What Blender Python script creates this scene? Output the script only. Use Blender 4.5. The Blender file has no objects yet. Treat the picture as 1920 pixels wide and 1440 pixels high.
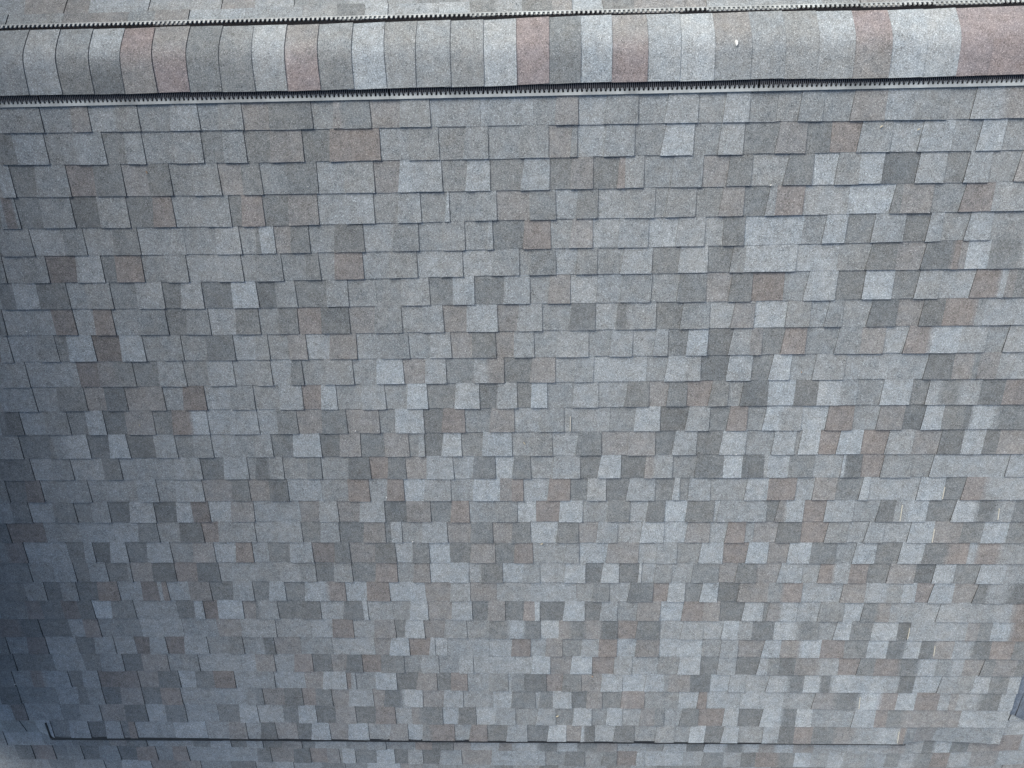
import bpy, math, random
from mathutils import Vector, Matrix

# ------------------------------------------------------------------ camera, sky, sun, exposure
scene = bpy.context.scene
RIDGE_Z = 5.0                       # height of the ridge above the ground
cam = bpy.data.objects.new('camera', bpy.data.cameras.new('camera'))
scene.collection.objects.link(cam)
cam.data.sensor_width = 36.0
cam.data.lens = 36.0 * 1356 / 1920
cam.data.clip_start, cam.data.clip_end = 0.05, 500
cx, cy, cz = (0.99938, -0.00809, -0.03413), (0.00802, 0.99997, -0.00209), (0.03414, 0.00181, 0.99942)
cam.matrix_world = Matrix(((cx[0], cy[0], cz[0], 0.0), (cx[1], cy[1], cz[1], -1.48246),
                           (cx[2], cy[2], cz[2], RIDGE_Z + 3.20126), (0, 0, 0, 1)))
scene.camera = cam

SUN_EL, SUN_AZ = math.radians(50), math.radians(-44)     # azimuth from +Y (behind the ridge), negative = left
world = bpy.data.worlds.new('World'); scene.world = world; world.use_nodes = True
wn = world.node_tree.nodes; wl = world.node_tree.links
sky = wn.new('ShaderNodeTexSky'); sky.sky_type = 'NISHITA'; sky.sun_disc = False
sky.sun_elevation = SUN_EL; sky.sun_rotation = SUN_AZ
sky.air_density, sky.dust_density, sky.ozone_density = 1.0, 3.0, 1.0
wl.new(sky.outputs['Color'], wn['Background'].inputs['Color']); wn['Background'].inputs['Strength'].default_value = 0.06
sun = bpy.data.objects.new('sun', bpy.data.lights.new('sun', 'SUN'))
scene.collection.objects.link(sun)
sun.data.energy = 1.5; sun.data.angle = math.radians(42); sun.data.color = (1.0, 0.97, 0.91)
to_sun = Vector((math.sin(SUN_AZ) * math.cos(SUN_EL), math.cos(SUN_AZ) * math.cos(SUN_EL), math.sin(SUN_EL)))
sun.rotation_euler = to_sun.to_track_quat('Z', 'Y').to_euler(); sun.location = (-8, 6, 16)
vs = scene.view_settings
vs.view_transform = 'Standard'; vs.look = 'None'; vs.gamma = 1.0; vs.use_curve_mapping = False; vs.exposure = 1.84

# ------------------------------------------------------------------ surveyed roof data (millimetres along the roof)
# each course: where a shingle tab begins, '|' a tab set back below a cut edge or '.' a tab of the upper layer, then its tone
ROWS = """\
-2488.3 -2294|3 -2149.b -2067|2 -1938.3 -1834|3 -1680.2 -1552|3 -1456.3 -1347|b -1222.4 -1077.5 -1024|3 -922.b -891.4 -753|b -615.3 -478|2 -248|2 -5|3 98.b 198|2 324.3 470|3 600.2 740|3 859.2 969|3 1094|3 1195.3 1298|3 1428.b 1575.2 1704.3 1850|3 1960.2 2088.b
-2530.4 -2459.2 -2307|3 -2169.2 -2028|4 -1926.2 -1840|3 -1694.2 -1560|4 -1459.3 -1355|4 -1235.b -1083|4 -955.r -857.r -720|2 -583.3 -446|3 -325.2 -216|3 -65.3 64|b 169.3 196|2 325.2 459|3 593.1 730|3 848.2 957|4 1111.b 1240|4 1351|r 1480.3 1623|2 1755.2 1897|3 2016.1 2125|3
-2574.2 -2515|4 -2397.3 -2240|d -2110.4 -1970|b -1850.4 -1740|3 -1633.3 -1504|b -1395.4 -1303|3 -1177.4 -1033|2 -899.3 -762|b -641.1 -581.2 -439|3 -322.1 -212|4 -58.2 69|5 170.b 272|4 391.r 422.2 509|3 642.3 782|b 901.4 1008|2 1168.4 1290|1 1399.3 1503.1 1609|5 1766.2 1893|4 1990.2 2095|3 2221.b
-2620.3 -2600.d -2546.3 -2533|4 -2413.3 -2257|5 -2127.3 -1982|4 -1856.r -1757|2 -1600.3 -1479|4 -1420.r -1315|4 -1191.b -1048|2 -915.2 -776|3 -659.2 -550|3 -428.1 -412|3 -290.3 -185|b -28.4 97|2 200.4 298|2 428.3 568|3 626.3 761|4 880.b 986|4 1098.3 1136.r 1266|2 1473|1 1680.4 1720.b 1861|3 2001.r 2139.2
-2663.3 -2503|2 -2338.4 -2233|3 -2088.4 -1961|2 -1733|3 -1573.2 -1453|3 -1374.4 -1354.1 -1281|b -1201.4 -1109|3 -983.5 -840|2 -694.3 -570|3 -452.2 -344|3 -231.2 -208|4 -56.r 73|3 173.b 276|2 401.2 545|1 683.2 815|2 902.4 1004|1 1281|3 1382.1 1485|4 1611.2 1757|4 1869.2 1934|3 2052.2 2163|3
-2704.3 -2683|2 -2583.3 -2460|d -2309.2 -2176|4 -2107.r -1971|3 -1856.3 -1744|2 -1595.2 -1466|2 -1396.3 -1264|3 -1143.4 -1076|3 -999.r -857|2 -725.3 -587|2 -466.2 -361|2 -209.3 -81|3 -25.4 98|2 204.3 302|3 426.1 570|4 701.2 839|4 956.3 1021.1 1267|1 1468|3 1615.4 1745|b 1874.5 2013.r 2044.b 2076.1 2183.4 2330.2
-2745.5 -2669.2 -2546.5 -2390|3 -2293.3 -2164|4 -2033.2 -1895|4 -1802.2 -1692|5 -1541.1 -1411|5 -1315.3 -1213|4 -1056.3 -947|3 -805|3 -675.2 -535|4 -417.1 -308|4 -160.2 -30|3 67.b 171|2 304|2 428.3 574|3 708.4 843|b 963.5 1068|r 1224|3 1334.1 1480|4 1612.1 1754|4 1870.2 1982|2 2139.r 2266.2 2298.b 2340.4
-2788.4 -2766|2 -2664|2 -2504.d -2391|2 -2286.r -2187|3 -2061.3 -1907|5 -1802.3 -1684|2 -1544.4 -1423|3 -1322.5 -1222|r -1101.5 -956|b -825.3 -686|2 -579.2 -473|b -354.1 -197|b -92.2 30|3 175.5 299|2 407.5 458.2 604|4 734.3 872|2 990.b 1096|1 1255.3 1373|2 1456.3 1533|3 1666.5 1800|b 1920.5 2028.r 2184.3 2223.2
-2831.2 -2777|2 -2623.3 -2526|4 -2465.1 -2325|d -2182.1 -2058|3 -1958.3 -1855|3 -1724.5 -1579|2 -1463.3 -1396|3 -1290.b -1196|2 -1073.b -933|2 -797.3 -661|3 -550.2 -442|b -332.4 -210|b -115.3 -12|3 108.2 268|3 381.2 493|2 605.2 673|4 771.1 875|5 994.2 1091.b 1150|4 1256.r 1370|3 1527.3 1646.b 1763|2 1872.r 1988.1 2136.2 2268|3 2367.2
-2876.3 -2726|2 -2449|d -2336.b -2249.4 -2144|4 -2010.3 -1870|3 -1744.2 -1604|2 -1486.3 -1403|2 -1296.4 -1236|3 -1122.3 -967|3 -842.1 -700|b -584.2 -475|4 -328.2 -258.b -170|4 -27.b 98|2 198.3 297|2 573|3 675.1 778.2 850|5 990.1 1113|4 1212.1 1311|3 1433.2 1589|2 1812|2 2000.5 2134.b 2234.4 2261.b 2361.2
-2920.3 -2727|2 -2597.4 -2445|b -2335.5 -2221|b -2107.b -2012|3 -1905.d -1785|2 -1647.3 -1519|3 -1382.2 -1255|r -1154.1 -1071|3 -938.2 -809|3 -690.1 -583|4 -433.1 -305|4 -210.2 -105|4 -29.1 56|3 193.2 326|2 474.4 592|b 691.4 790|r 914.4 1007|3 1077.5 1212.1 1350.5 1470.1 1584.2 1672|3 1800.1 1950|4 2035.2 2097.4 2199.2 2301.5 2423.r
-2963.4 -2933.5 -2842|2 -2707.3 -2576|4 -2474.1 -2374|5 -2254.b -2098|4 -1994.r -1886.1 -1797|2 -1672.2 -1520|2 -1414.4 -1304|b -1168.4 -1033|b -894.b -854|4 -767.1 -612|5 -510.r -389|3 -250.b -122|2 20.3 145|2 391|3 523.1 658|5 803.2 920|4 1021.r 1120|3 1211.1 1295.2 1407|1 1540.r 1676|3 1808.b 1939|5 2043.1 2140.4 2254.5 2285.1 2409.4
-3007.3 -2889|4 -2717.4 -2702.3 -2641.1 -2500|5 -2382.1 -2276|5 -2125.2 -2005|4 -1907.3 -1802|2 -1663|3 -1555.2 -1465|4 -1346.1 -1193|5 -1086.b -971|4 -838.b -704|3 -650.2 -617|5 -518.1 -415|4 -298.1 -138|2 -36.3 81|2 219.4 349|b 493.b 639|5 741.2 863|5 996.1 1128|2 1274.1 1391|3 1416.1 1519|r 1621.1 1745|r 1879.2 2016|b 2156.5 2275.1 2387.5 2463.b
-3051.4 -2865|2 -2745.3 -2633|2 -2451.4 -2351|2 -2152|2 -2041.2 -1889|4 -1759.2 -1623|3 -1577.5 -1505.3 -1422|3 -1286.4 -1207|3 -1053.5 -933|r -832.5 -733|b -616.2 -467|2 -392|2 -355.5 -233|1 -133.4 -37|2 88.2 237|4 342.1 460|5 594.b 639.2 744|3 871.5 1020.1 1121.5 1240.2 1262.1 1374.4 1510|2 1661.1 1675.5 1765|r 1879.3 2036|3 2143.2 2260|2 2547.2
-3094.4 -3051|5 -2937.d -2846|3 -2701.3 -2568|2 -2346|3 -2288.2 -2171|3 -2063.2 -1904|b -1738.4 -1638|b -1523.5 -1416|2 -1225|3 -1072.r -951|2 -848.r -754|1 -636.2 -488|3 -361.1 -211.b -144.r -80|2 62.r 183|4 279.2 383|5 505.2 655|4 757.1 792|3 841.2 961|2 1158.1 1278.r 1432|2 1530.b 1652|4 1788.1 1832|2 2100.1 2237|4 2345.r 2456.2
-3137.3 -3065.5 -2958|2 -2814.4 -2687|3 -2588.2 -2485|5 -2363.1 -2217|5 -2088.2 -1997.d -1896|1 -1767.b -1634|2 -1366|b -1254.2 -1146|b -1019.2 -876|5 -750.b -612|4 -493.r -390|2 -238.3 -116|1 -10|r 124.1 255|3 398.4 522|2 620.5 719|1 841.4 994|1 1020.2 1287|4 1347.b 1391.1 1493|r 1613.2 1768|3 1907.5 1996.2 2069.1 2175|4 2321.1 2445.5 2543.2 2645.5
-3179.5 -3126|d -2908|3 -2695|2 -2495|2 -2343.4 -2227|3 -2096.5 -1961|r -1866.2 -1649|2 -1515.2 -1374|4 -1264.2 -1154|5 -1010.b -885|4 -850.1 -788|3 -671.2 -524|b -388.4 -261|b -149.4 -42|1 112.4 234|b 341.2 458|2 593.1 722|1 851.b 983|2 1078.r 1183|3 1232|b 1364.5 1497|r 1641.3 1760|2 1865.2 1962|2 2103.1 2236.b 2392.4 2510.1 2646.4
-3222.3 -3177.d -3066|2 -2805|4 -2703.2 -2646|5 -2545.1 -2444|5 -2322.2 -2177|3 -2044.b -1916|1 -1787.r -1687|2 -1592|4 -1464.2 -1329|d -1198.4 -1107|b -957.5 -837|1 -736.4 -638|1 -516|4 -391.b -251|4 -137.r -31|3 159.3 240|1 403.b 584|2 688.2 805|3 938.1 1070|r 1209.1 1327|b 1442.1 1571.4 1715|3 1821.1 1941|4 2077.1 2209.5 2347.r 2460.2 2508.r 2632.3
-3265.4 -3078|3 -2929.2 -2801|4 -2711.2 -2600|4 -2472.3 -2452|b -2321.5 -2182|r -2047.5 -1913|2 -1698|3 -1544.2 -1424.3 -1327|5 -1218.3 -1109|4 -966.r -838|3 -738.b -643|1 -524.1 -411|2 -337.4 -211|1 -84.3 9|2 156.1 279|5 377.1 476|5 591.1 608|2 688.3 786|2 906.4 1058|b 1162.4 1277|b 1409.2 1542|2 1640.r 1721.2 1813.r 1916|4 2038.b 2191|5 2297.1 2415|4 2551.1 2703|2
-3307.4 -3147.3 -3022|5 -2921.3 -2821|5 -2692.r -2563|2 -2417.d -2314.2 -2289.r -2256|2 -2124.b -1992|4 -1852.2 -1729|4 -1630.1 -1532|4 -1412.1 -1271.r -1164|1 -1034.r -898|1 -680|b -527.2 -408|b -250|2 -46|2 226|3 328.4 423|2 542.5 683|r 771.1 871|4 968.1 1066|5 1188.b 1360.3 1442.r 1559|2 1792.b 1928.2 2051.3 2144.1 2221|r 2310.1 2437|b 2567.4 2629.2 2751.5
-3350.4 -3180.d -3082.5 -2951.d -2849.5 -2756|1 -2638.4 -2495|2 -2227|4 -2118.1 -2060|d -1972.1 -1814|b -1735.4 -1718.3 -1598|4 -1445.5 -1334|2 -1190.5 -1072.1 -1042|2 -890|3 -780.1 -673|b -527.1 -403|4 -307.b -203|4 -88.r -23.1 7|5 154.1 279|5 376.2 476|3 596.b 734|1 868.r 991.b 1089|5 1229.1 1348|4 1376.b 1447.1 1548|2 1680.3 1824|1 1935.4 2022.b 2096.2 2233|2 2381.2 2502.2 2661.3 2707.2 2812.r
-3393.d -3255.5 -3134|4 -2946|2 -2851.r -2753|3 -2489|2 -2222|2 -2002|b -1850.2 -1632|2 -1410|1 -1276.r -1147|2 -1014.b -886|4 -823.1 -706|b -579.2 -443|3 -304.4 -184.1 -86.5 12|1 123.b 192.5 286.b 383.5 483|r 599.5 739|2 874.2 1003|2 1119.1 1213.2 1296.5 1428.1 1572.4 1696|3 1796.1 1887.4 2014.1 2165|5 2236.2 2315.2 2575.b 2646.4 2721.1 2838.r
-3435.4 -3387|2 -3252.d -3130|2 -2931|4 -2814.2 -2688|2 -2555|d -2460.2 -2353|d -2237.2 -2087|3 -1950.4 -1861|3 -1780.2 -1729.5 -1661|b -1496|3 -1295|2 -1027|b -928.1 -809|r -679.1 -646|1 -571|2 -308|1 -167.r -51|2 45.b 146|4 264.2 371.r 483|1 601.b 744|1 1006|3 1120.2 1226|b 1380.1 1485.b 1603.1 1728.r 1869.4 2010.1 2130.5 2231.1 2327.5 2411.b 2526.2 2634.5 2749.r 2884.4
-3478.5 -3380|4 -3125|2 -2927|4 -2813.2 -2665|5 -2538.b -2371|3 -2277.2 -2173|2 -1897|2 -1802.b -1682|2 -1553.r -1437|5 -1315|b -1220.5 -1119|r -998.4 -852|3 -744.2 -632|2 -502.1 -414|2 -146|1 -44.1 72|b 203.1 333|r 470.2 582|2 744|3 873.1 1006|4 1116.2 1227|5 1367.2 1424.3 1494.5 1592.b 1736.2 1856|r 1980.4 2078.r 2224.5 2346.1 2451.3 2548.2 2616|b 2733.4 2805.b 2934.4
-3519.4 -3430|3 -3305.r -3225.2 -3056|4 -2967.2 -2857|d -2719.d -2596|b -2464.5 -2327|1 -2218.4 -2099.r -1964|2 -1824.3 -1703|2 -1505|b -1386.1 -1235|r -1205.2 -1175|3 -1046.1 -912|5 -777.b -653|4 -561.r -457|2 -317.3 -198|2 -173.3 -96.5 46|r 150.4 268|b 395.1 528|1 673.1 790.3 819.b 953.5 1079|1 1200.2 1299|2 1441.1 1569.5 1664.1 1764.5 1830.1 1978.1 2077.1 2176.2 2249.5 2344|1 2503.2 2601.3 2707.1 2805.4 2919.1
-3563.5 -3432|4 -3179|2 -3031.4 -2968.3 -2865|5 -2744.b -2601|5 -2476.r -2343|2 -2121|2 -1900.3 -1847.4 -1799|b -1658.5 -1540|r -1452.4 -1347|b -1234.2 -1076|b -1002.5 -885.1 -753|b -616.2 -491|2 -296|1 -176.4 -25|2 5.4 88.1 208|5 305.b 403|4 527.r 674|3 892|1 1015.r 1070|2 1282|1 1554|2 1746.b 1872.5 2026.1 2159.r 2263.1 2379.r 2524.2 2590.b 2639.2 2780.5 2903.1
-3607.2 -3520.d -3429|2 -3187|4 -3060.3 -2919|b -2752.5 -2607|1 -2477.4 -2342|2 -2126|4 -1979.1 -1858|2 -1689|4 -1587.1 -1469|5 -1338.b -1206|5 -1073.r -945|2 -835.b -783.4 -633|1 -528.5 -414|1 -283.2 -155|3 -13.2 106|4 221.1 340|3 437.1 537|2 657.b 747.4 808|2 919.4 1029|r 1189.1 1284|5 1432.1 1559.5 1652.1 1754|3 2016.1 2151.r 2227.4 2327.b 2512.b 2687.1 2813.1
-3653.3 -3514|3 -3412.1 -3292|4 -3168.2 -3035|5 -2920.2 -2810|4 -2760.r -2714|2 -2454|1 -2231|2 -2077.b -1959|2 -1860.5 -1760|b -1616|5 -1517.1 -1396|b -1271.1 -1136|2 -989.b -873|1 -775.4 -726.r -562|3 -456.r -345|4 -213.2 -80|5 58.1 177|b 274.1 293.5 361|1 494.5 623|2 764.2 884|3 982.1 1083|5 1198.1 1299|3 1457.1 1491.2 1560.5 1659.r 1775.4 1920.b 2040.2 2185.1 2334.r 2368.3 2440.b 2567.2 2939.1"""
LOWER = """\
-3752.3 -3700|2 -3434|3 -3235|4 -2975|b -2844.4 -2707|2 -2586|2 -2384|4 -2258.1 -2119|4 -2007.2 -1896|4 -1757.b -1627|4 -1540|2 -1319|3 -1176.2 -1048|3 -847|r -728.5 -587|b -469|2 -269.b -187.2 -156.1 -11.5 120.1 255.4 390.b 524|2 721|3 837.1 985|5 1109.1 1247.5 1362.1 1468.b 1570.1 1694.b 1830.2 2050.2 2330.b 2426.3 2539.5 2613.1 2722.5 2834.b 2982.r
-3795.3 -3660.5 -3545|d -3497.r -3392|4 -3297.3 -3192|5 -3068.3 -2930|5 -2802.r -2664|3 -2546.r -2442|2 -2338|2 -2070|2 -1952.4 -1859|b -1699.5 -1583|r -1466.b -1380|3 -1359.1 -1270|4 -1122.1 -997|5 -904.2 -802|5 -682.2 -535|b -328.1 38|3 175.5 307|2 430.4 525|r 657.2 711|1 973|2 1108.4 1243.2 1360.5 1458.r 1610.4 1717.1 1824.2 1940.1 2042.3 2197.2 2321.4 2414.2 2511.4 2621.r 2735.2 2875.b 3050.2"""
BACK = "-2485.3 -2450|3 -2184|b -1877|3 -1745.b -1589|1 -1327|2 -1060|3 -893.4 -770.1 -665|2 -433|1 -286.4 -171.2 -53.4 86.b 173|1 317.4 452.b 678|b 776.2 912.2 1171|2 1288|3 1457.b 1631|2 1776.3 1920.2"
EDGE = [[(-2508,132),(-1293,141),(-104,145),(1058,150),(2194,158)],
 [(-2551,276),(-1316,287),(-107,289),(1074,289),(2227,294)],
 [(-2597,427),(-1339,434),(-110,434),(1090,433),(2262,433)],
 [(-2643,578),(-1363,584),(-113,573),(1106,572),(2295,568)],
 [(-2683,713),(-1385,720),(-115,714),(1122,713),(2328,701)],
 [(-2725,851),(-1407,859),(-118,845),(1137,844),(2363,842)],
 [(-2766,989),(-1429,998),(-121,991),(1154,992),(2399,988)],
 [(-2809,1131),(-1452,1140),(-124,1137),(1170,1131),(2434,1131)],
 [(-2854,1280),(-1474,1281),(-127,1280),(1187,1277),(2470,1275)],
 [(-2899,1428),(-1497,1426),(-130,1422),(1203,1419),(2506,1423)],
 [(-2942,1570),(-1520,1568),(-133,1570),(1220,1564),(2542,1568)],
 [(-2985,1714),(-1543,1716),(-136,1712),(1237,1711),(2577,1711)],
 [(-3030,1863),(-1566,1859),(-139,1858),(1254,1857),(2614,1859)],
 [(-3072,2003),(-1588,1998),(-142,2002),(1270,2000),(2649,2002)],
 [(-3116,2150),(-1612,2144),(-145,2146),(1287,2145),(2685,2147)],
 [(-3158,2289),(-1634,2282),(-148,2288),(1303,2287),(2720,2290)],
 [(-3200,2427),(-1656,2424),(-151,2429),(1319,2428),(2755,2431)],
 [(-3244,2573),(-1679,2566),(-154,2571),(1336,2572),(2791,2577)],
 [(-3286,2713),(-1701,2706),(-157,2712),(1352,2711),(2826,2716)],
 [(-3329,2854),(-1724,2848),(-160,2852),(1368,2851),(2860,2857)],
 [(-3371,2995),(-1746,2989),(-162,2995),(1384,2995),(2896,2999)],
 [(-3415,3140),(-1769,3131),(-165,3136),(1400,3136),(2931,3141)],
 [(-3457,3279),(-1791,3268),(-168,3276),(1416,3275),(2965,3282)],
 [(-3499,3419),(-1813,3410),(-171,3420),(1433,3417),(2999,3418)],
 [(-3540,3556),(-1836,3551),(-174,3565),(1449,3558),(3033,3557)],
 [(-3585,3706),(-1859,3697),(-177,3709),(1465,3702),(3068,3700)],
 [(-3629,3852),(-1884,3855),(-180,3858),(1483,3854),(3106,3850)],
 [(-3677,4009),(-1908,4003),(-183,4004),(1500,4001),(3143,4000)]]
CAPS = [-2304,-2154,-2003,-1859,-1713,-1558,-1410,-1261,-1112,-964,-811,-665,-526,-372,-224,-78,67,207,344,500,643,791,949,1095,1239,1394,1551,1700,1842,1979]
CAP_TONES = "33 22 34 15 rb br 44 34 12 br 34 11 33 33 33 11 rr 45 11 br 21 11 b3 32 33 13 rb 11 11 rr rr".split()
SCRAPS = [(0.881, 0.011), (-1.846, 0.321), (-1.081, 0.401), (1.102, 0.43), (1.567, 0.18), (1.736, 0.195), (1.367, 1.374), (-0.856, 2.119), (0.022, 2.435), (-0.729, 2.419), (-0.989, 1.697), (-0.869, 1.698), (-2.178, 1.656), (-0.068, 1.781), (1.081, 1.853), (0.117, 3.775), (0.338, 3.438), (-3.428, 3.53), (-2.657, 1.109), (-2.347, 1.764)]
SLIVERS = [(2.239, 2.027, 2.239, 2.139), (2.03, 2.159, 2.035, 2.282), (2.237, 2.303, 2.241, 2.425), (2.234, 3.006, 2.234, 3.124), (2.409, 3.144, 2.416, 3.256), (2.027, 3.557, 2.036, 3.692), (2.325, 3.864, 2.33, 3.986), (0.18, 1.574, 0.179, 1.708), (2.561, 2.171, 2.571, 2.276)]

TONES = {'1': (.240, .262, .268), '2': (.210, .226, .228), '3': (.188, .201, .201), '4': (.153, .163, .162),
         '5': (.132, .141, .141), 'b': (.187, .188, .182), 'r': (.178, .168, .158), 'd': (.150, .144, .138),
         'p': (.200, .176, .171)}
rnd = random.Random(7)
PITCH = math.atan(5 / 12)
EXP = 0.143                          # course exposure
RAKE, WALL_X = 2.99, -3.92

# ------------------------------------------------------------------ materials
def nodes_of(name):
    m = bpy.data.materials.new(name); m.use_nodes = True
    return m, m.node_tree.nodes, m.node_tree.links, m.node_tree.nodes['Principled BSDF']

def math_node(N, L, op, a, b):
    n = N.new('ShaderNodeMath'); n.operation = op
    for i, q in enumerate((a, b)):
        if isinstance(q, (int, float)): n.inputs[i].default_value = q
        else: L.new(q, n.inputs[i])
    return n.outputs[0]

def remap(N, L, src, lo, hi, a=0.0, b=1.0):
    n = N.new('ShaderNodeMapRange'); L.new(src, n.inputs['Value'])
    n.inputs['From Min'].default_value, n.inputs['From Max'].default_value = a, b
    n.inputs['To Min'].default_value, n.inputs['To Max'].default_value = lo, hi
    return n.outputs[0]

def granule_material():
    m, N, L, B = nodes_of('granule_shingle')
    att = N.new('ShaderNodeAttribute'); att.attribute_name = 'tint'
    pos = N.new('ShaderNodeTexCoord')
    geo = N.new('ShaderNodeNewGeometry')
    P = geo.outputs['Position']
    def vor(scale):
        v = N.new('ShaderNodeTexVoronoi'); v.inputs['Scale'].default_value = scale; L.new(P, v.inputs['Vector'])
        s = N.new('ShaderNodeSeparateColor'); L.new(v.outputs['Color'], s.inputs[0]); return v, s
    def noise(scale, detail=2.0):
        n = N.new('ShaderNodeTexNoise'); n.inputs['Scale'].default_value = scale; n.inputs['Detail'].default_value = detail
        L.new(P, n.inputs['Vector']); return n.outputs['Fac']
    v1, s1 = vor(300.0)
    v2, s2 = vor(600.0)
    g = math_node(N, L, 'ADD', remap(N, L, s1.outputs[0], -GR_A, GR_A), remap(N, L, s2.outputs[0], -GR_B, GR_B))
    spark = math_node(N, L, 'GREATER_THAN', s1.outputs[1], 0.93)
    dark = math_node(N, L, 'GREATER_THAN', s1.outputs[2], 0.93)
    g = math_node(N, L, 'ADD', g, math_node(N, L, 'MULTIPLY', spark, 0.60))
    g = math_node(N, L, 'SUBTRACT', g, math_node(N, L, 'MULTIPLY', dark, 0.35))
    g = math_node(N, L, 'ADD', g, remap(N, L, noise(28.0, 3.0), -.16, .16, .25, .75))
    g = math_node(N, L, 'ADD', g, remap(N, L, noise(3.0, 3.0), -.10, .10, .25, .75))
    mp = N.new('ShaderNodeMapping'); mp.inputs['Scale'].default_value = (13.0, 1.1, 1.1); L.new(P, mp.inputs['Vector'])
    st = N.new('ShaderNodeTexNoise'); st.inputs['Scale'].default_value = 1.0; st.inputs['Detail'].default_value = 4.0
    L.new(mp.outputs[0], st.inputs['Vector'])                        # faint wash-down streaks
    g = math_node(N, L, 'ADD', g, remap(N, L, st.outputs['Fac'], -.045, .045, .3, .7))
    g = math_node(N, L, 'ADD', g, 1.0)
    mx = N.new('ShaderNodeMix'); mx.data_type = 'RGBA'; mx.blend_type = 'MULTIPLY'; mx.inputs[0].default_value = 1.0
    L.new(att.outputs['Color'], mx.inputs[6])
    comb = N.new('ShaderNodeCombineColor')
    warm = remap(N, L, noise(17.0, 2.0), -.022, .022, .3, .7)         # granule blends drift between warm and cool
    L.new(math_node(N, L, 'ADD', g, warm), comb.inputs[0]); L.new(g, comb.inputs[1])
    L.new(math_node(N, L, 'SUBTRACT', g, warm), comb.inputs[2])
    L.new(comb.outputs[0], mx.inputs[7]); L.new(mx.outputs[2], B.inputs['Base Color'])
    B.inputs['Roughness'].default_value = 0.9
    B.inputs['Specular IOR Level'].default_value = 0.25
    bp = N.new('ShaderNodeBump'); bp.inputs['Strength'].default_value = 0.55; bp.inputs['Distance'].default_value = 0.0016
    L.new(math_node(N, L, 'ADD', s1.outputs[0], s2.outputs[1]), bp.inputs['Height']); L.new(bp.outputs[0], B.inputs['Normal'])
    return m
GR_A, GR_B = 0.29, 0.26
MAT_GRANULE = granule_material()

def plain(name, col, rough=0.8, var=0.2, scale=40.0, spec=0.3):
    m, N, L, B = nodes_of(name)
    n = N.new('ShaderNodeTexNoise'); n.inputs['Scale'].default_value = scale; n.inputs['Detail'].default_value = 4
    geo = N.new('ShaderNodeNewGeometry'); L.new(geo.outputs['Position'], n.inputs['Vector'])
    f = remap(N, L, n.outputs['Fac'], 1 - var, 1 + var, .3, .7)
    mx = N.new('ShaderNodeMix'); mx.data_type = 'RGBA'; mx.blend_type = 'MULTIPLY'; mx.inputs[0].default_value = 1
    mx.inputs[6].default_value = (*col, 1); L.new(f, mx.inputs[7]); L.new(mx.outputs[2], B.inputs['Base Color'])
    B.inputs['Roughness'].default_value = rough; B.inputs['Specular IOR Level'].default_value = spec
    return m
MAT_ASPHALT = plain('asphalt_cut_edge', (.018, .019, .021), .85, .4, 120)
MAT_FELT = plain('roofing_felt', (.03, .031, .033), .9, .3, 60)
MAT_RAIL = plain('grey_vent_plastic', (.28, .295, .285), .45, .30, 9, .5)
MAT_VENT = plain('black_vent_plastic', (.009, .009, .010), .95, .3, 50, .05)
MAT_DRIP = plain('black_drip_metal', (.012, .012, .013), .5, .3, 30)
MAT_SHADE_WALL = plain('shade_wall_paint', (.06, .065, .075), .6, .15, 6)
MAT_LAWN = plain('lawn', (.05, .08, .03), .95, .5, 3)
MAT_FLAKE = plain('white_flake', (.60, .60, .57), .7, .1, 200)
MAT_STRAW = plain('pale_straw', (.42, .37, .26), .8, .25, 300)
MAT_SEED = plain('brown_seed', (.30, .20, .12), .8, .3, 300)
MAT_PALE_STRIP = plain('pale_strip', (.46, .44, .37), .85, .25, 150)

# ------------------------------------------------------------------ helpers
COL = scene.collection
def tag(o, label=None, cat=None, group=None, kind=None):
    for k, v in (('label', label), ('category', cat), ('group', group), ('kind', kind)):
        if v: o[k] = v
    return o
def empty(name, loc):
    o = bpy.data.objects.new(name, None); o.location = loc; o.empty_display_size = .2; COL.objects.link(o); return o

class Frame:                         # a roof plane: origin, along the course, down the slope, outwards
    def __init__(s, o, u, v):
        s.o, s.u, s.v = Vector(o), Vector(u).normalized(), Vector(v).normalized(); s.n = s.v.cross(s.u).normalized()
        if s.n.z < 0: s.n = -s.n
    def p(s, u, v, z=0.0): return s.o + s.u * u + s.v * v + s.n * z

class Mesh:                          # vertices, faces, material slots and tints, built into one mesh object
    def __init__(s): s.v, s.f, s.m, s.c = [], [], [], []
    def add(s, verts, faces, mats, col):
        b = len(s.v); s.v += [Vector(q) for q in verts]; s.f += [tuple(b + i for i in f) for f in faces]; s.m += mats
        s.c += list(col) if isinstance(col[0], (tuple, list)) else [col] * len(verts)
    def build(s, name, mats, parent=None, centre=True):
        c = sum(s.v, Vector()) / len(s.v) if centre else Vector()
        me = bpy.data.meshes.new(name); me.from_pydata([q - c for q in s.v], [], s.f)
        for m in mats: me.materials.append(m)
        me.polygons.foreach_set('material_index', s.m)
        a = me.attributes.new('tint', 'FLOAT_COLOR', 'POINT')
        a.data.foreach_set('color', [x for q in s.c for x in (*q[:3], 1.0)])
        me.update()
        o = bpy.data.objects.new(name, me); COL.objects.link(o); o.location = c
        if parent: o.parent = parent
        return o

def box(M_, F, u0, u1, v0, v1, z0, z1, mat=0, col=(.1, .1, .1)):
    q = [F.p(u, v, z) for z in (z0, z1) for v in (v0, v1) for u in (u0, u1)]
    M_.add(q, [(0, 2, 3, 1), (4, 5, 7, 6), (0, 1, 5, 4), (2, 6, 7, 3), (0, 4, 6, 2), (1, 3, 7, 5)], [mat] * 6, col)

def tint(code):
    t = TONES[code]; k = rnd.uniform(.94, 1.06); w = rnd.uniform(-.015, .015)
    return (t[0] * (k + w), t[1] * k, t[2] * (k - w))

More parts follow.
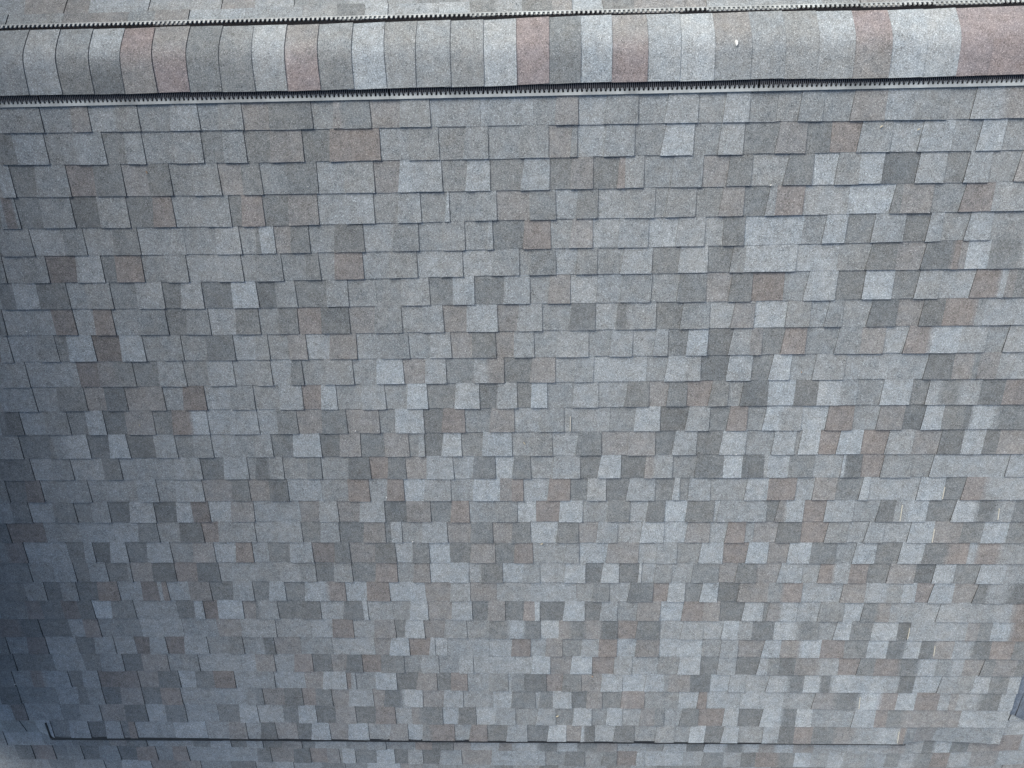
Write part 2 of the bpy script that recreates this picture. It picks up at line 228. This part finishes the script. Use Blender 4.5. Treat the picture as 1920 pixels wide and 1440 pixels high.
def mixc(a, b, t): return tuple(x * (1 - t) + y * t for x, y in zip(a, b))

def slab(M_, F, ut0, ut1, ub0, ub1, vt, vb0, vb1, zt, zb0, zb1, col, cl=None, cr=None, zlow=-.004):
    """one shingle tab: sloping granule face, black cut edges; cl, cr: tones it blends into on either side"""
    fr = (0, .14, .86, 1)
    up = [(ut0 + (ut1 - ut0) * t, vt, zt) for t in fr]
    dn = [(ub0 + (ub1 - ub0) * t, vb0 + (vb1 - vb0) * t + (rnd.uniform(-.0012, .0012)), zb0 + (zb1 - zb0) * t + (rnd.uniform(-.0003, .0008) if 0 < t < 1 else 0)) for t in fr]
    ends = [mixc(col, cl, .5) if cl else col, col, col, mixc(col, cr, .5) if cr else col]
    fade = rnd.uniform(.95, 1.05)
    cols = ends + [tuple(x * fade for x in q) for q in ends]
    skirt = [(t[0], t[1], min(zlow, t[2] - .01)) for t in (up[0], dn[0], dn[1], dn[2], dn[3], up[3])]
    q = [F.p(*t) for t in up + dn] + [F.p(*t) for t in dn + [up[0], up[3]]] + [F.p(*t) for t in skirt]
    f = [(0, 4, 5, 1), (1, 5, 6, 2), (2, 6, 7, 3), (8, 15, 16, 9), (9, 16, 17, 10), (10, 17, 18, 11), (12, 14, 15, 8), (11, 18, 19, 13)]
    M_.add(q, f, [0, 0, 0, 1, 1, 1, 1, 1], cols + [col] * 12)

def parse(s):
    out = []
    for t in s.split():
        i = t.index('|') if '|' in t else t.index('.')
        out.append((int(t[:i]) / 1000, t[i] == '|', t[i + 1]))
    return out

def fill(cells, lo, hi):
    """continue a course beyond the surveyed stretch"""
    pool = '1112222333344455bbr'
    left, u, low = [], cells[0][0], True
    while u > lo:
        u -= rnd.uniform(.12, .27); left.append((u, low, rnd.choice(pool))); low = not low
    right, u, low = [], cells[-1][0], True
    u += rnd.uniform(.14, .24)
    while u < hi - .05:
        right.append((u, low, rnd.choice(pool))); low = not low; u += rnd.uniform(.12, .27)
    return left[::-1] + cells + right

def edge_fn(pts):
    pts = [(a / 1000, b / 1000) for a, b in pts]
    def f(u):
        if u <= pts[0][0]: return pts[0][1]
        for (a, b), (c, d) in zip(pts, pts[1:]):
            if u <= c: return b + (d - b) * (u - a) / (c - a)
        return pts[-1][1]
    return f

def course(F, cells, hi, top_fn, bot_fn, emit, dip=None, lo=None, z_shift=0.0):
    """lay one course of tabs; emit(builder, u_left, u_right, low)"""
    n = len(cells); lean = 0.0
    tones = [tint(q[2]) for q in cells]
    soft = [False] * (n + 1)
    for i in range(1, n): soft[i] = not cells[i][1] and not cells[i - 1][1] and rnd.random() < .45
    for i, (u, low, code) in enumerate(cells):
        u1 = cells[i + 1][0] if i + 1 < n else hi
        gap = rnd.uniform(.0004, .0011) if low else 0.0
        lean1 = 0.0
        if i + 1 < n and not cells[i + 1][1]:
            lean1 = rnd.gauss(-.0075, .003) if low else rnd.gauss(0, .0015)
        elif i + 1 < n: lean1 = rnd.gauss(0, .0012)
        a, b = u + gap, u1
        if b - a < .004: continue
        jv = rnd.uniform(-.0014, .0014)
        zt = (.0022 if low else .0050) + z_shift
        zb = (.0070 if low else .0128) + rnd.uniform(-.0004, .0008) + z_shift
        d0, d1 = (dip(a), dip(b)) if dip else (0, 0)
        m = Mesh()
        slab(m, F, a - lean, b - lean1, a + lean, b + lean1, top_fn((a + b) / 2) - .022, bot_fn(a) + jv, bot_fn(b) + jv, zt, zb - d0, zb - d1,
             tones[i], tones[i - 1] if soft[i] else None, tones[i + 1] if soft[i + 1] else None)
        emit(m, a, b)
        lean = lean1

def join(dst, src):
    dst.add(src.v, src.f, src.m, src.c)

# ------------------------------------------------------------------ ground
g = Mesh(); G = Frame((0, 0, 0), (1, 0, 0), (0, -1, 0))
g.add([(-120, -120, 0), (120, -120, 0), (120, 120, 0), (-120, 120, 0)], [(0, 1, 2, 3)], [0], (.1, .1, .1))
tag(g.build('ground', [MAT_LAWN]), kind='structure')

# ------------------------------------------------------------------ roof planes
c, s = math.cos(PITCH), math.sin(PITCH)
V_RIDGE = -0.18                                          # slope distance from the first full course up to the ridge
FRONT = Frame((0, -c * .18, -s * .18), (1, 0, 0), (0, -c, -s))
BACKF = Frame((0, 0, 0), (1, 0, 0), (0, c, -s))
Q = math.radians(25.5)
eave = FRONT.p(0, 4.015, -.05)
LOWF = Frame(eave, (1, 0, 0), (0, -math.cos(Q), -math.sin(Q)))
SIDEF = Frame(FRONT.p(0, 0, -.028), (1, 0, 0), (0, -c, -s))
ROOT = (0, 0, RIDGE_Z)
GM = [MAT_GRANULE, MAT_ASPHALT]

# main slope
main = tag(empty('main_roof', ROOT), 'main grey shingled roof slope filling the picture below the ridge', 'roof')
deck = Mesh(); box(deck, FRONT, WALL_X, RAKE - .004, -.17, 3.80, -.03, -.002)
deck.build('roof_deck', [MAT_FELT], main)
field = Mesh(); pieces = []
edges = [edge_fn(e) for e in EDGE]
top0 = lambda u: edges[0](u) - EXP
for k, line in enumerate(ROWS.split('\n')):
    lo = WALL_X - .02
    cells = [q for q in fill(parse(line), lo, RAKE) if q[0] < RAKE - .03]
    cells[0] = (lo, cells[0][1], cells[0][2])
    in_frame = (parse(line)[0][0] - .01, RAKE)
    dip = None
    if k == 27:                                          # the last course settles onto the lower roof at both ends
        def dip(u):
            a = min(1, max(0, (-3.325 - u) / .02 + 1)) if u < -3.0 else 0
            b = min(1, max(0, (u - 2.375) / .10)) if u > 2.3 else 0
            return .045 * a + .036 * b * (1 - .75 * max(0, min(1, (u - 2.7) / .28)))
    if k == 26:
        def dip(u): return .004 * max(0, min(1, (u - 2.3) / .3))
    def emit(m, a, b, k=k, fr=in_frame):
        if len(pieces) < 300 and a >= fr[0] and a < 2.25 + .05 * k: pieces.append(m)
        else: join(field, m)
    course(FRONT, cells, RAKE, edges[k - 1] if k else top0, edges[k], emit, dip)
for m in pieces: m.build('shingle_tab', GM, main)
tag(field.build('shingle_field', GM, main, False), kind='stuff')
de = Mesh()
for i in range(58):                                      # thin black strip showing under the last course
    a, b = -3.325 + i * .0985, -3.325 + (i + 1) * .0985
    wob = .0270 - .0140 * i / 58 + rnd.uniform(-.0012, .0012)
    box(de, FRONT, a, b + .0005, edges[27]((a + b) / 2) - .006, edges[27]((a + b) / 2) + wob, .0045, .0070)
de.build('drip_edge', [MAT_DRIP], main)
de = Mesh(); box(de, FRONT, -3.325, -3.318, 3.876, 4.012, .004, .0146); de.build('drip_edge', [MAT_DRIP], main)
for a in SLIVERS:                                        # thin pale strips laid along some tab edges
    m = Mesh(); w = .0013; k_ = rnd.uniform(.15, .45); a = (a[0] + (a[2] - a[0]) * k_, a[1] + (a[3] - a[1]) * k_, a[2], a[3])
    q = [(a[0] - w, a[1], .0125), (a[0] + w, a[1], .0125), (a[2] + w, a[3], .0160), (a[2] - w, a[3], .0160)]
    q = [FRONT.p(*t) for t in q] + [FRONT.p(t[0], t[1], t[2] - .004) for t in q]
    m.add(q, [(0, 3, 2, 1), (0, 1, 5, 4), (1, 2, 6, 5), (2, 3, 7, 6), (3, 0, 4, 7)], [0] * 5, (.5, .5, .4))
    m.build('pale_edge_strip', [MAT_PALE_STRIP], main)

# rear slope
rear = tag(empty('rear_roof', ROOT), 'thin strip of the rear shingled slope above the ridge vent', 'roof')
deck = Mesh(); box(deck, BACKF, WALL_X, RAKE - .004, .16, 4.0, -.03, -.002); deck.build('roof_deck', [MAT_FELT], rear)
field = Mesh()
for k in range(27):
    t1 = .135 + .14 * (k + 1)
    base = parse(BACK) if k == 0 else [(-2.6, True, '3')]
    if k == 1: base = [(-2.6 + i * .19 + rnd.uniform(-.05, .05), i % 2 == 0, rnd.choice('2223334b1')) for i in range(26)]
    cells = [q for q in fill(base, WALL_X, RAKE) if q[0] < RAKE - .03]
    f1 = lambda u, t1=t1: t1 + .004 * math.sin(u * 1.7 + t1 * 9)
    f0 = lambda u, t1=t1: t1 - .14 + .004 * math.sin(u * 1.7 + t1 * 9)
    def emit(m, a, b, k=k):
        if k < 2 and -2.6 < a < 2.2: m.build('shingle_tab', GM, rear)
        else: join(field, m)
    course(BACKF, cells, RAKE, f0, f1, emit)
tag(field.build('shingle_field', GM, rear, False), kind='stuff')

# lower roof
lower = tag(empty('lower_roof', ROOT), 'lower shingled roof strip under the dark eave line along the bottom', 'roof')
deck = Mesh(); box(deck, LOWF, WALL_X, 5.0, -.40, 2.0, -.03, -.002); deck.build('roof_deck', [MAT_FELT], lower)
field = Mesh(); lrows = LOWER.split('\n')
for k in range(-2, 14):
    base = parse(lrows[k]) if k in (0, 1) else [(-3.8 + rnd.uniform(0, .1), True, '3')]
    cells = [q for q in fill(base, WALL_X, 5.0) if q[0] < 4.95]
    sag = lambda u: .006 * math.sin(u * 1.1 + 2) + (.0 if u < 2.2 else -.05 * (u - 2.2) ** 2)
    f1 = lambda u, k=k: .138 + .1432 * k + sag(u)
    f0 = lambda u, k=k: .138 + .1432 * (k - 1) + sag(u)
    def emit(m, a, b, k=k):
        if -1 <= k < 3 and -3.9 < a < 3.3: m.build('shingle_tab', GM, lower)
        else: join(field, m)
    course(LOWF, cells, 5.0, f0, f1, emit)
tag(field.build('shingle_field', GM, lower, False), kind='stuff')

# side roof beyond the right-hand edge
side = tag(empty('side_roof', ROOT), 'sliver of blue-grey side roof beyond the right edge of the main slope', 'roof')
deck = Mesh(); box(deck, SIDEF, RAKE - .1, 5.0, -.1, 3.55, -.03, -.002); deck.build('roof_deck', [MAT_FELT], side)
field = Mesh()
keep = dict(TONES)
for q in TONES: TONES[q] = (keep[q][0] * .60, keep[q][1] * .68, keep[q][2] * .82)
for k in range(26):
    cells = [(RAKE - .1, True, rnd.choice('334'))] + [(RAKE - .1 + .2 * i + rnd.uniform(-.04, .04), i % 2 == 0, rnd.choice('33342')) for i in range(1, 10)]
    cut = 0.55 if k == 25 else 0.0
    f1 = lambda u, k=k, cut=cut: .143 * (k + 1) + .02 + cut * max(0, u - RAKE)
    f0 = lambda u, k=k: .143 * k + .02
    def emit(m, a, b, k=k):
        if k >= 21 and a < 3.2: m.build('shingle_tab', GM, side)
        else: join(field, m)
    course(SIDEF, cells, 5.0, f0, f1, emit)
for q in TONES: TONES[q] = keep[q]
tag(field.build('shingle_field', GM, side, False), kind='stuff')

# ------------------------------------------------------------------ ridge vent with its caps
vent = tag(empty('ridge_vent', ROOT), 'ridge vent with curved shingle caps and toothed grey rails across the top', 'ridge vent')
HALF, RISE = .154, .028
def profile(n=16, lift=0.0):
    """cross-section of a cap from the front edge over the crown to the rear edge"""
    pts = []
    for i in range(n + 1):
        y = -.153 + .296 * i / n
        pts.append((y, .0341 - s / c * math.sqrt(y * y + .0025) + lift))
    return pts
def cap_wave(u): return .0035 * math.sin(u * 2.3 + .6) + .0018 * math.sin(u * 7.1)
xs = [CAPS[0] / 1000 - .15 * i for i in range(17, 0, -1)] + [q / 1000 for q in CAPS]
while xs[-1] < RAKE - .1: xs.append(xs[-1] + .155)
tones = [rnd.choice(['33', '22', '34', '11', 'rb', '43']) for _ in range(16)] + CAP_TONES
for i in range(len(xs) - 1):
    a, b = xs[i] - .03, xs[i + 1]
    if a < WALL_X - .1: continue
    tn = (tones[i] if i < len(tones) else rnd.choice(['33', '12', 'br'])).replace('r', 'p')
    t_rear, t_front = tint(tn[0]), tint(tn[1])
    M_ = Mesh(); ring = []; cols = []
    lo_, hi_ = profile(), profile(lift=rnd.uniform(.0030, .0050))
    sk = rnd.uniform(-.004, .004); off = rnd.uniform(-.002, .002)
    for j, ((y0, z0), (y1, z1)) in enumerate(zip(lo_, hi_)):
        w = j / 16; w = max(0, min(1, (w - .2) / .6)); w = w * w * (3 - 2 * w)
        col = tuple(f * (1 - w) + g_ * w for f, g_ in zip(t_front, t_rear))
        e = 1 if j in (0, 16) else 0
        bulge = sk * (j / 8 - 1)
        y0_, y1_ = y0 + cap_wave(a) + off, y1 + cap_wave(b) + off
        ring.append(((a, y0_, z0 - .001), (b + bulge, y1_, z1), (b + bulge, y1_, z1 - .004), (a, y0_, z0 - .005)))
        cols += [col] * 4
    vv = [q for r_ in ring for q in r_]; ff = []; mm = []
    for j in range(16):
        o_ = 4 * j
        ff += [(o_ + 1, o_ + 5, o_ + 6, o_ + 2), (o_ + 2, o_ + 6, o_ + 7, o_ + 3)]; mm += [1, 1]
    ff += [(0, 1, 2, 3), (64, 67, 66, 65)]; mm += [1, 1]
    nb = len(vv); vv += [q for r_ in ring for q in r_[:2]]; cols += [q for q in cols[::4] for _ in (0, 1)]
    for j in range(16):
        o_ = nb + 2 * j; ff.append((o_, o_ + 2, o_ + 3, o_ + 1)); mm.append(0)
    M_.add(vv, ff, mm, cols)
    o = M_.build('ridge_cap', GM, vent)
    o.data.polygons.foreach_set('use_smooth', [m_ == 0 for m_ in mm])

sections = [WALL_X, -2.275, -.655, 1.0, 2.65, RAKE]
for F, side_name in ((FRONT, 'front'), (BACKF, 'rear')):
    z_of = (lambda q: q + V_RIDGE) if F is FRONT else (lambda q: q)
    for a, b in zip(sections, sections[1:]):
        wv = lambda u: cap_wave(u) * (-.6 if F is FRONT else .6)
        body = Mesh()
        n = max(2, int((b - a) / .2))
        for i in range(n):
            u0, u1 = a + (b - a) * i / n, a + (b - a) * (i + 1) / n
            box(body, F, u0, u1, z_of(.05), z_of(.172), -.001, .016)
            box(body, F, u0, u1, z_of(.172), z_of(.198), -.001, .0085)
        body.build('vent_body', [MAT_VENT], vent)
        fins = Mesh(); u = a + .004
        while u < b - .004:
            box(fins, F, u, u + .0024, z_of(.150), z_of(.180), .01, .0185); u += .0085
        if F is FRONT: fins.build('louvre_fins', [plain('dark_fin_plastic', (.10, .105, .115), .5, .2, 30)] if 'dark_fin_plastic' not in bpy.data.materials else [bpy.data.materials['dark_fin_plastic']], vent)
        rail = Mesh(); u = a + .002
        pit = .0211
        o_in, o_out = (.1880, .2005) if F is FRONT else (.1960, .2005)
        cnt = round((b - a) / pit); pit = (b - a - .0015) / cnt; deep = .009 if F is FRONT else .010
        for i in range(cnt):
            uu = a + i * pit
            box(rail, F, uu, uu + pit + .0002, z_of(o_in), z_of(o_out) , .004, .0155)
            # rounded tooth pointing at the ridge
            tw = pit * (.56 if F is FRONT else .46); t0 = uu + (pit - tw) / 2
            prof = [(t0, o_in + .0004), (t0, o_in - deep)] + [(t0 + tw / 2 - tw / 2 * math.cos(math.pi * g_ / 5), o_in - deep - .0055 * math.sin(math.pi * g_ / 5)) for g_ in range(1, 5)] + [(t0 + tw, o_in - deep), (t0 + tw, o_in + .0004)]
            np_ = len(prof)
            q = [F.p(x, z_of(y), .0152) for x, y in prof] + [F.p(x, z_of(y), .009) for x, y in prof]
            rail.add(q, [tuple(range(np_))] + [(j, j + 1, np_ + j + 1, np_ + j) for j in range(np_ - 1)], [0] * np_, (.3, .3, .3))
        rail.build('toothed_rail', [MAT_RAIL], vent)

# ------------------------------------------------------------------ added wall out of view at left, blocks sun and sky to shade the roof
wallE = tag(empty('shade_wall', (WALL_X, -2.4, RIDGE_Z - 1.9)), 'added unseen dark wall beside the left edge that shades the roof', 'wall')
WALL_TOP, W_Y0, W_Y1 = RIDGE_Z + 3.1, 3.2, -3.75
core = Mesh(); WF = Frame((0, 0, 0), (1, 0, 0), (0, 1, 0))
def wall_box(name, x0, x1, y0, y1, z0, z1, mat, tilt=0.0):
    m = Mesh()
    q = [(x, y, z) for z in (z0, z1) for y in (y0, y1) for x in (x0, x1 + (tilt if z == z0 else 0))]
    q = [Vector(t) - wallE.location for t in q]
    m.add(q, [(0, 2, 3, 1), (4, 5, 7, 6), (0, 1, 5, 4), (2, 6, 7, 3), (0, 4, 6, 2), (1, 3, 7, 5)], [0] * 6, (.1, .1, .1))
    return m.build(name, [mat], wallE)
wall_box('shade_wall_core', WALL_X - .35, WALL_X - .03, W_Y1, W_Y0, 0, WALL_TOP, MAT_SHADE_WALL)
zz = RIDGE_Z - 3.2
while zz < WALL_TOP - .02:
    wall_box('shade_wall_board', WALL_X - .0295, WALL_X - .012, W_Y1, W_Y0, zz, min(zz + .178, WALL_TOP), MAT_SHADE_WALL, .010); zz += .18

# ------------------------------------------------------------------ scraps lying on the shingles
def scrap(i, label, cat, kind, length, ang):
    u, v = SCRAPS[i]; length *= .75 if i else .9
    e = []
    if i == 0:
        base = Vector((u, -v, .0)); F = Frame((0, 0, 0), (1, 0, 0), (0, -1, -.25)); z0 = .0165
        P = lambda a, b, z: Vector((u + a, -v - b, z0 + z - .25 * b * 0))
    else:
        P = lambda a, b, z: FRONT.p(u + a, v + b, .0125 + z)
    ca, sa = math.cos(ang), math.sin(ang)
    m = Mesh(); n = 6; w = length * (.34 if kind == 'flake' else .16)
    mat = {'flake': MAT_FLAKE, 'straw': MAT_STRAW, 'seed': MAT_SEED}[kind]
    top, bot = [], []
    for j in range(n + 1):
        t = j / n - .5; bend = (.05 if i == 0 else .22 if kind != 'straw' else .12) * length * (4 * t * t - .5)
        ww = w * (math.sqrt(max(0.02, 1 - (2 * t) ** 2)) if kind != 'straw' else 1) * rnd.uniform(.8, 1.15)
        for sgn in (-1, 1):
            x, y = t * length, bend + sgn * ww / 2
            z = .0022 + .003 * (1 - 4 * t * t) + rnd.uniform(0, .0008)
            top.append(P(x * ca - y * sa, x * sa + y * ca, z)); bot.append(P(x * ca - y * sa, x * sa + y * ca, -.0005))
    f = []
    N_ = len(top)
    for j in range(n):
        o_ = 2 * j
        f += [(o_, o_ + 1, o_ + 3, o_ + 2), (o_ + N_, o_ + N_ + 2, o_ + N_ + 3, o_ + N_ + 1), (o_, o_ + 2, o_ + 2 + N_, o_ + N_), (o_ + 1, o_ + 1 + N_, o_ + 3 + N_, o_ + 3)]
    f += [(0, N_, N_ + 1, 1), (N_ - 2, N_ - 1, 2 * N_ - 1, 2 * N_ - 2)]
    m.add([q + Vector(ROOT) for q in top + bot], f, [0] * len(f), (.5, .5, .5))
    name = {'flake': 'white_flake', 'straw': 'straw_scrap', 'seed': 'seed_husk'}[kind]
    tag(m.build(name, [mat]), label, cat)
SC = [('bright white dropping on a grey ridge cap right of centre', 'dropping', 'flake', .030, 1.45),
      ('curled brown seed husk on a dark tab of the third course at left', 'seed', 'seed', .020, 1.2),
      ('white speck on a dark tab of the third course, left of centre', 'flake', 'flake', .010, .3),
      ('white speck at the start of the fourth course right of centre', 'flake', 'flake', .013, -.5),
      ('straw-coloured scrap on the second course near the upper right', 'scrap', 'straw', .018, -.7),
      ('straw-coloured scrap farthest right on the second course', 'scrap', 'straw', .018, -.5),
      ('small reddish husk on the tenth course, right of centre', 'seed', 'seed', .016, 1.4),
      ('white speck at the corner between a pale and a brown tab mid-picture', 'flake', 'flake', .014, 1.2),
      ('pale bent straw on a course just below the centre of the roof', 'scrap', 'straw', .022, -.4),
      ('round white speck under two pale tabs left of the lower centre', 'flake', 'flake', .014, 0),
      ('white speck on a brown tab left of centre, left one of two', 'flake', 'flake', .012, 1.4),
      ('white speck on a grey tab left of centre, right one of two', 'flake', 'flake', .009, 1.2),
      ('thin pale straw on a brownish tab at the left of the twelfth course', 'scrap', 'straw', .014, 1.2),
      ('thin orange straw on a pale tab right at the centre of the roof', 'scrap', 'straw', .022, 1.0),
      ('white speck under the lower edge of a pale tab right of centre', 'flake', 'flake', .010, 0),
      ('short cream straw on a dark tab near the bottom centre', 'scrap', 'straw', .026, -.5),
      ('brown twig bit lying over a course edge near the bottom centre', 'scrap', 'seed', .026, 1.0),
      ('white speck in the shaded lower left corner of the roof', 'flake', 'flake', .013, 0),
      ('white speck in the shade at the far left of the eighth course', 'flake', 'flake', .011, .6),
      ('tiny white speck on a dark shaded tab at the left', 'flake', 'flake', .009, .4)]
for i, a in enumerate(SC): scrap(i, *a)
